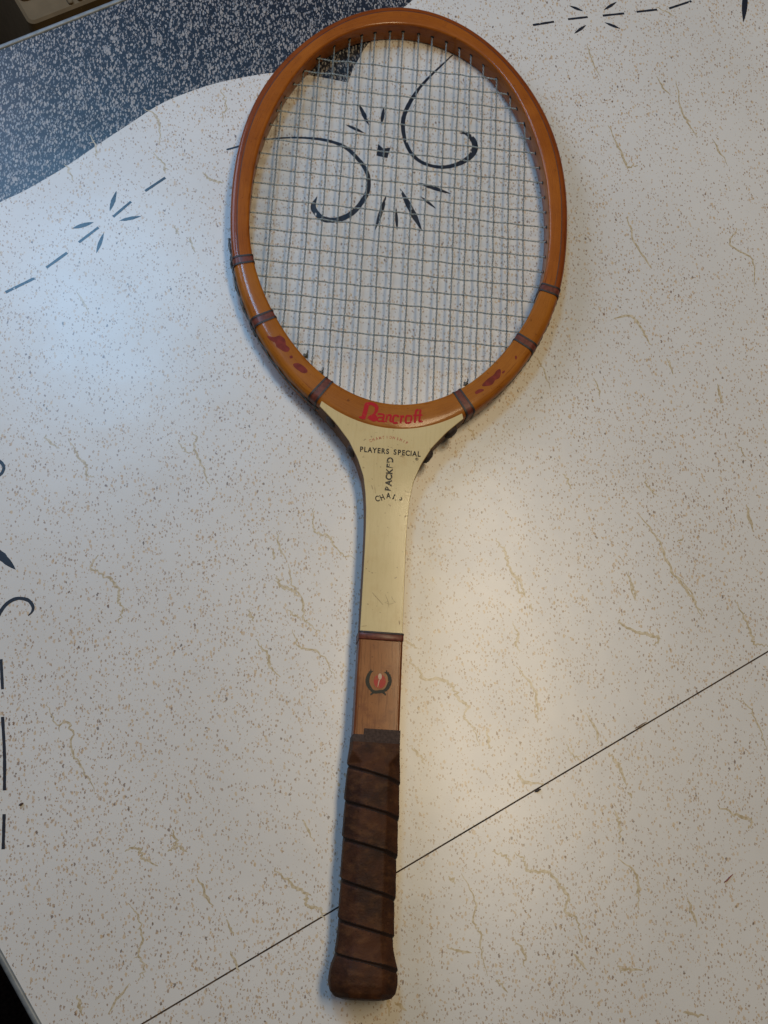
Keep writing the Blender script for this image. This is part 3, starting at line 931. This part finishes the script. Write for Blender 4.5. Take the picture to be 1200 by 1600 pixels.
def inner_hits_x(x0):
    """bottom and top y where the line x = x0 meets the inner wall"""
    ys = []
    for i in range(N):
        A, B = rim_fr[i], rim_fr[(i + 1) % N]
        ax, ay = A[0] - A[2] * A[4], A[1] - A[3] * A[4]
        bx, by = B[0] - B[2] * B[4], B[1] - B[3] * B[4]
        if (ax - x0) * (bx - x0) <= 0 and ax != bx:
            ys.append(ay + (by - ay) * (x0 - ax) / (bx - ax))
    return min(ys), max(ys)


def inner_hits_y(y0):
    xs = []
    for i in range(N):
        A, B = rim_fr[i], rim_fr[(i + 1) % N]
        ax, ay = A[0] - A[2] * A[4], A[1] - A[3] * A[4]
        bx, by = B[0] - B[2] * B[4], B[1] - B[3] * B[4]
        if (ay - y0) * (by - y0) <= 0 and ay != by:
            xs.append(ax + (bx - ax) * (y0 - ay) / (by - ay))
    return min(xs), max(xs)


def weave(pos, marks, par):
    """height of a string at pos: over and under at each crossing"""
    if pos <= marks[0]:
        t = max(-0.5, (pos - marks[0]) / 12)
    elif pos >= marks[-1]:
        t = len(marks) - 1 + min(0.5, (pos - marks[-1]) / 12)
    else:
        for i in range(len(marks) - 1):
            if pos <= marks[i + 1]:
                t = i + (pos - marks[i]) / (marks[i + 1] - marks[i])
                break
    return math.cos(math.pi * (t + par))


def twisted(name, a, b, axis, fixed, marks, par, R, rs, pitch, sag):
    L = b - a
    n = int(L / (pitch / 7)) + 1
    v, f = [], []
    ph0 = random.uniform(0, 6.28)
    jit = [random.gauss(0, 0.2 if axis == 'y' else 0.14) for _ in range(9)]
    for strand in (0, 1):
        path = []
        for i in range(n + 1):
            p = a + L * i / n
            q = p - a
            tw = 2 * math.pi * q / pitch + strand * math.pi + ph0 + 0.8 * math.sin(q * 0.11 + ph0)
            z = (0.70 if axis == 'y' else 0.45) * weave(p, marks, par)
            t = i / n * 8
            k = min(7, int(t))
            wob = jit[k] + (jit[k + 1] - jit[k]) * (t - k)
            wob *= min(1, q / 10, (L - q) / 10)
            off = fixed + wob + R * math.cos(tw)
            zz = z + R * math.sin(tw)
            path.append((off, p, zz) if axis == 'y' else (p, off, zz))
        tube_geo(path, rs, v, f, 5)
    return mesh_obj(name, v, f, m_string if axis == 'y' else m_string_c, racket)


holes = []
for i, x in enumerate(MX):
    y0, y1 = inner_hits_x(x)
    twisted("main_string", y0 - 1.2, y1 + 1.2, 'y', x, CYS, i % 2, 0.44, 0.29, 6.0, 0)
    holes += [(x, y0), (x, y1)]
for j, y in enumerate(CYS):
    x0, x1 = inner_hits_y(y)
    twisted("cross_string", x0 - 1.2, x1 + 1.2, 'x', y, MX, (j + 1) % 2, 0.36, 0.30, 5.0, 0)
    holes += [(x0, y), (x1, y)]
# drilled holes with their worn dark mouths
hv, hf = [], []
for k in range(10):
    a = 2 * math.pi * k / 10
    hv.append((1.55 * math.cos(a), 0.0, 1.55 * math.sin(a)))
for k in range(10):
    a = 2 * math.pi * k / 10
    hv.append((1.0 * math.cos(a), 0.35, 1.0 * math.sin(a)))
for k in range(10):
    hf.append((k, (k + 1) % 10, 10 + (k + 1) % 10, 10 + k))
hf.append(tuple(range(10, 20)))
hole0 = mesh_obj("string_hole", hv, hf, m_hole, racket)
for q, (x, y) in enumerate(holes):
    h = hole0 if q == 0 else hole0.copy()
    if q:
        COL.objects.link(h)
        h.parent = racket
    best = min(rim_fr, key=lambda r: (r[0] - r[2] * r[4] - x) ** 2 + (r[1] - r[3] * r[4] - y) ** 2)
    nx, ny = -best[2], -best[3]
    h.location = ((x - nx * 0.05) * MM, (y - ny * 0.05) * MM, random.uniform(0.1, 0.6) * MM)
    h.rotation_euler = (0, 0, math.atan2(-nx, ny))

# strings looping round the outside of the shoulders, and their tied-off ends
for sgn in (-1, 1):
    path = []
    ang = arange(math.radians(112), math.radians(166.5 if sgn < 0 else 158), math.radians(0.8))
    for i, a in enumerate(ang):
        x, y, nx, ny, h, sl = frame_at(a * sgn)
        bumpy = 0.9 * abs(math.sin(sl * 0.20)) if abs(math.degrees(a)) < 142 else 0.45 + 0.25 * math.sin(sl * 0.5)
        u = h + 0.15 + bumpy if sgn < 0 else h - 0.45 + 0.5 * bumpy
        path.append((x + nx * u, y + ny * u, 0.5 + 0.5 * math.sin(sl * 0.35)))
    v, f = [], []
    for st in (0, 1):
        pp = [(x + 0.42 * math.cos(i * 1.1 + st * math.pi), y, z + 0.5 * math.sin(i * 1.1 + st * math.pi) + (st - .5) * 0.8) for i, (x, y, z) in enumerate(path)]
        tube_geo(pp, 0.58, v, f, 6)
    mesh_obj("side_string", v, f, m_cord, racket)
for kx, ky in ((-58.8, 397.4), (-47.8, 386.0), (49.4, 387.4)):
    v, f = [], []
    loop = []
    for i in range(30):
        t = i / 29 * 2 * math.pi * 2.3
        loop.append((kx + 1.25 * math.cos(t) + random.gauss(0, .08), ky + 1.0 * math.sin(t * 1.3 + 1) - 0.5, 1.4 + 1.3 * math.sin(t * 0.8)))
    tube_geo(loop, 0.55, v, f, 6)
    tube_geo([(kx, ky, 1.6), (kx + 1.2, ky + 1.6, 2.6), (kx + 1.0, ky + 3.0, 3.4)], 0.5, v, f, 6)
    mesh_obj("string_knot", v, f, m_cord, racket)

# dark lacing pads on the throat's edges
for (ax, ay, bx, by, w) in ((36.2, 348.0, 43.4, 355.4, 3.4), (22.2, 328.8, 27.4, 337.4, 3.3), (-36.4, 348.2, -42.4, 354.4, 1.6), (-22.4, 328.4, -26.4, 335.4, 2.5)):
    a, b = Vector((ax, ay)), Vector((bx, by))
    d = (b - a).normalized()
    out = Vector((d.y, -d.x))
    if out.x * ax < 0:
        out = -out
    c = (a + b) / 2 + out * 0.1
    L2 = (b - a).length / 2
    v, f = [], []
    NU, NV = 14, 9
    for j in range(NV + 1):
        th = math.pi * j / NV
        for i in range(NU):
            ph = 2 * math.pi * i / NU
            s1 = math.sin(th) ** 0.7
            e1 = L2 * s1 * math.copysign(abs(math.cos(ph)) ** 0.7, math.cos(ph)) * random.uniform(0.97, 1.03)
            e2 = w * s1 * math.sin(ph) * random.uniform(0.95, 1.05)
            p = c + d * e1 + out * e2
            v.append((p.x, p.y, 2.4 + 5.2 * math.cos(th)))
    for j in range(NV):
        for i in range(NU):
            i2 = (i + 1) % NU
            f.append((j * NU + i, j * NU + i2, (j + 1) * NU + i2, (j + 1) * NU + i))
    mesh_obj("lacing_pad", v, f, m_pad, racket)

# ------------------------------------------------------------------ lettering on the racket
def text_mesh(name, body, size, pos, ang, mat, z, parent, bold=0.0, sx=1.0, align='CENTER'):
    cu = bpy.data.curves.new(name, 'FONT')
    cu.body = body
    cu.size = size
    cu.align_x = align
    cu.offset = bold
    to = bpy.data.objects.new(name + "_source", cu)
    COL.objects.link(to)
    dg = bpy.context.evaluated_depsgraph_get()
    me = bpy.data.meshes.new_from_object(to.evaluated_get(dg))
    bpy.data.objects.remove(to)
    bpy.data.curves.remove(cu)
    ca, sa = math.cos(ang), math.sin(ang)
    for vv in me.vertices:
        x, y = vv.co.x * sx, vv.co.y
        vv.co = ((pos[0] + ca * x - sa * y) * MM, (pos[1] + sa * x + ca * y) * MM, z * MM)
    me.materials.clear()
    me.materials.append(mat)
    o = bpy.data.objects.new(name, me)
    COL.objects.link(o)
    o.parent = parent
    return o


def arc_text(body, pts, size, mat, z, bold, sx=1.0):
    p = catmull([tuple(q) for q in pts], 20)
    L = [0]
    for a, b in zip(p, p[1:]):
        L.append(L[-1] + math.hypot(b[0] - a[0], b[1] - a[1]))
    n = len(body)
    for i, ch in enumerate(body):
        s_ = L[-1] * i / (n - 1)
        k = min(range(len(L) - 1), key=lambda q: abs(L[q] - s_))
        a, b = p[max(0, k - 6)], p[min(len(p) - 1, k + 6)]
        an = math.atan2(b[1] - a[1], b[0] - a[0])
        text_mesh("printed_letter", ch, size, p[k], an, mat, z, throat, bold, sx)


ZF = 8.62
for strokes in D['script']:
    v, f = [], []
    for k, (pts, ws) in enumerate(strokes):
        p = [(a[0], a[1], w) for a, w in zip(pts, ws)]
        if len(p) > 3:
            p = catmull(p, 4)
        # butt the ends out a little so the strokes join
        ribbon_geo([(a[0], a[1]) for a in p], [a[2] * (1.35 if len(strokes) == 4 else 1.18) for a in p], HALF + 0.24 + 0.012 * k, v, f)
    mesh_obj("printed_letter", v, f, m_red, racket, smooth=False)
a, b = Vector(D['players'][0]), Vector(D['players'][1])
an = math.atan2(b.y - a.y, b.x - a.x)
words = "PLAYERS SPECIAL"
adv = {'I': 0.50, ' ': 0.75, 'L': 0.86, 'S': 0.92, 'E': 0.9, 'P': 0.95, 'R': 1.0, 'A': 1.08, 'Y': 1.0, 'C': 1.0}
tot = sum(adv[c] for c in words) - 0.5 * (adv['P'] + adv['L'])
acc = 0
unit = (b - a).length / tot
for i, ch in enumerate(words):
    if i:
        acc += (adv[words[i - 1]] + adv[ch]) / 2 * unit
    if ch != ' ':
        q = a + (b - a).normalized() * acc
        text_mesh("printed_letter", ch, 5.0, q, an, m_black, ZF, throat, 0.15, 0.84)
text_mesh("registered_mark", "\u00ae", 2.6, (D['reg'][0], D['reg'][1] - 0.9), an, m_stencil, ZF, throat, 0.06)
arc_text("CHAMPIONSHIP", D['arc1'], 2.7, m_redfaint, ZF, 0.06, 0.8)
arc_text("CHAMP", D['arc2'], 5.3, m_black, ZF, 0.13, 0.74)
a, b = Vector(D['vert'][0]), Vector(D['vert'][1])
an = math.atan2(b.y - a.y, b.x - a.x)
side = Vector((math.sin(an), -math.cos(an)))
for i, ch in enumerate("BACKED"):
    q = a.lerp(b, (i + 0.5) / 6) + side * 1.6
    text_mesh("printed_letter", ch, 5.6, q, an, m_stencil, ZF, throat, 0.24, 1.0)
# rubbed bare spots through the print
for (x, y), r in zip(D['wear'], (1.9, 1.9)):
    v, f = [], []
    poly_geo([(x + r * (1 + 0.3 * math.sin(3 * t + x)) * math.cos(t), y + 1.15 * r * (1 + 0.25 * math.sin(2 * t + y)) * math.sin(t)) for t in [i * 2 * math.pi / 18 for i in range(18)]], ZF + 0.03, v, f)
    mesh_obj("rubbed_spot", v, f, m_cream, throat, smooth=False)

m_scuff = ink_on("scuff_grime", (0.24, 0.16, 0.08), (0.48, 0.36, 0.17), 0.50, 0.66, 700)
for pts, w in D['scuff']:
    v, f = [], []
    p = catmull([tuple(q) for q in pts], 4)
    ribbon_geo(p, [w * (0.4 + 0.6 * math.sin(math.pi * (i + 0.5) / len(p))) for i in range(len(p))], ZF + 0.02, v, f)
    mesh_obj("scuff_mark", v, f, m_scuff, throat, smooth=False)

# laurel emblem on the shaft
ZS = 9.26
for side_pts in (D['wl'], D['wr']):
    p = catmull([tuple(q) for q in side_pts], 3)
    v, f = [], []
    n = len(p)
    ribbon_geo(p, [1.3 + 1.1 * math.sin(math.pi * min(1, i / n * 1.15)) for i in range(n)], ZS, v, f)
    for i in range(1, n - 2, 2):
        a, b = p[i], p[i + 1]
        t = math.atan2(a[1] - b[1], a[0] - b[0])
        for sg in (-1, 1):
            an = t + sg * 0.55
            c = (a[0] + math.cos(an) * 1.0, a[1] + math.sin(an) * 1.0)
            e = (a[0] + math.cos(an) * 1.9, a[1] + math.sin(an) * 1.9)
            ribbon_geo([a, c, e], [0.5, 0.75, 0.1], ZS + 0.02, v, f)
    mesh_obj("emblem_laurel", v, f, m_green, racket, smooth=False)
for pts in D['rib']:
    v, f = [], []
    ribbon_geo([tuple(p) for p in pts], [1.0, 1.3, 0.9], ZS + 0.04, v, f)
    mesh_obj("emblem_ribbon", v, f, m_green, racket, smooth=False)
v, f = [], []
ribbon_geo([tuple(D['wl'][-2]), tuple(D['wl'][-1]), tuple(D['wr'][-1]), tuple(D['wr'][-2])], [1.6, 2.0, 2.0, 1.6], ZS + 0.06, v, f)
mesh_obj("emblem_ribbon", v, f, m_green, racket, smooth=False)
v, f = [], []
bx, by = D['ball']
poly_geo([(bx + 3.7 * math.cos(t), by + 4.3 * math.sin(t)) for t in [i * 2 * math.pi / 28 for i in range(28)]], ZS, v, f)
mesh_obj("emblem_disc", v, f, m_emred, racket, smooth=False)
v, f = [], []
hx, hy = D['rq'][0]
poly_geo([(hx + 1.15 * math.cos(t), hy + 1.9 * math.sin(t)) for t in [i * 2 * math.pi / 20 for i in range(20)]], ZS + 0.03, v, f)
ribbon_geo([tuple(D['rq'][1]), tuple(D['rq'][2])], [0.55, 0.4], ZS + 0.04, v, f)
mesh_obj("emblem_mark", v, f, m_emw, racket, smooth=False)

# ------------------------------------------------------------------ crumbs on the table
cr = [("wood_splinter", "thin reddish splinter lying on the table at lower right", "splinter", (0.22, 0.06, 0.05), 0.9),
      ("crumb", "dark crumb caught on the upper lip of the table seam", "crumb", (0.05, 0.035, 0.025), 1.5),
      ("crumb", "small brown crumb at the table's left side by the dashed print", "crumb", (0.06, 0.03, 0.02), 1.5),
      ("crumb", "faint brown shaving lying just above the table seam at right", "crumb", (0.22, 0.14, 0.09), 0.8)]
for (nm, lab, cat, col, w), pts in zip(cr, D['crumb']):
    a, b = Vector(pts[0]), Vector(pts[1])
    c = (a + b) / 2
    d = (b - a) / 2
    path = [(-d.x, -d.y, 0.35), (-d.x * .4 + .15, -d.y * .4 - .1, 0.5), (d.x * .3, d.y * .3 + .1, 0.5), (d.x, d.y, 0.35)]
    v, f = [], []
    tube_geo(path, w / 2, v, f, 6, radii=[w * .22, w * .5, w * .45, w * .2])
    o = mesh_obj(nm, v, f, plain(nm + "_brown", col, 0.7, 0.3, 800))
    o.location = (c.x * MM, c.y * MM, 0.22 * w * MM)
    o["label"] = lab
    o["category"] = cat

# ------------------------------------------------------------------ beige box on the floor beyond the table
bx = empty("beige_box", (-240 * MM, 952 * MM, -0.72), (0, 0, math.radians(28.6)))
bx["label"] = "beige ribbed plastic box on the dark floor past the table's far edge"
bx["category"] = "box"
BH = 270.0


def rrect(x0, x1, y0, y1, r, n=5):
    pts = []
    for cx, cy, a0 in ((x1 - r, y1 - r, 0), (x0 + r, y1 - r, 90), (x0 + r, y0 + r, 180), (x1 - r, y0 + r, 270)):
        for k in range(n + 1):
            a = math.radians(a0 + 90 * k / n)
            pts.append((cx + r * math.cos(a), cy + r * math.sin(a)))
    return pts


def rbox(name, x0, x1, y0, y1, z0, z1, r, bev, parent, mat):
    o = rrect(x0, x1, y0, y1, r)
    i = rrect(x0 + bev, x1 - bev, y0 + bev, y1 - bev, max(0.5, r - bev))
    n = len(o)
    v = [(p[0], p[1], z0) for p in o] + [(p[0], p[1], z1 - bev) for p in o] + [(p[0], p[1], z1) for p in i]
    f = [tuple(range(n)), tuple(range(2 * n, 3 * n))]
    for rr in range(2):
        for k in range(n):
            k2 = (k + 1) % n
            f.append((rr * n + k, rr * n + k2, (rr + 1) * n + k2, (rr + 1) * n + k))
    return mesh_obj(name, v, f, mat, parent, angle=35)


rbox("box_body", 0, 380, 0, 260, 0, BH, 9, 3, bx, m_beige)
rbox("lid_panel", 4, 360, 30, 250, BH - 1, BH + 5, 8, 2, bx, m_beige)
for k in range(12):
    rbox("vent_rib", 52 + 11.5 * k, 57.5 + 11.5 * k, 4, 15, BH - 1, BH + 4, 2, 1, bx, m_beige)
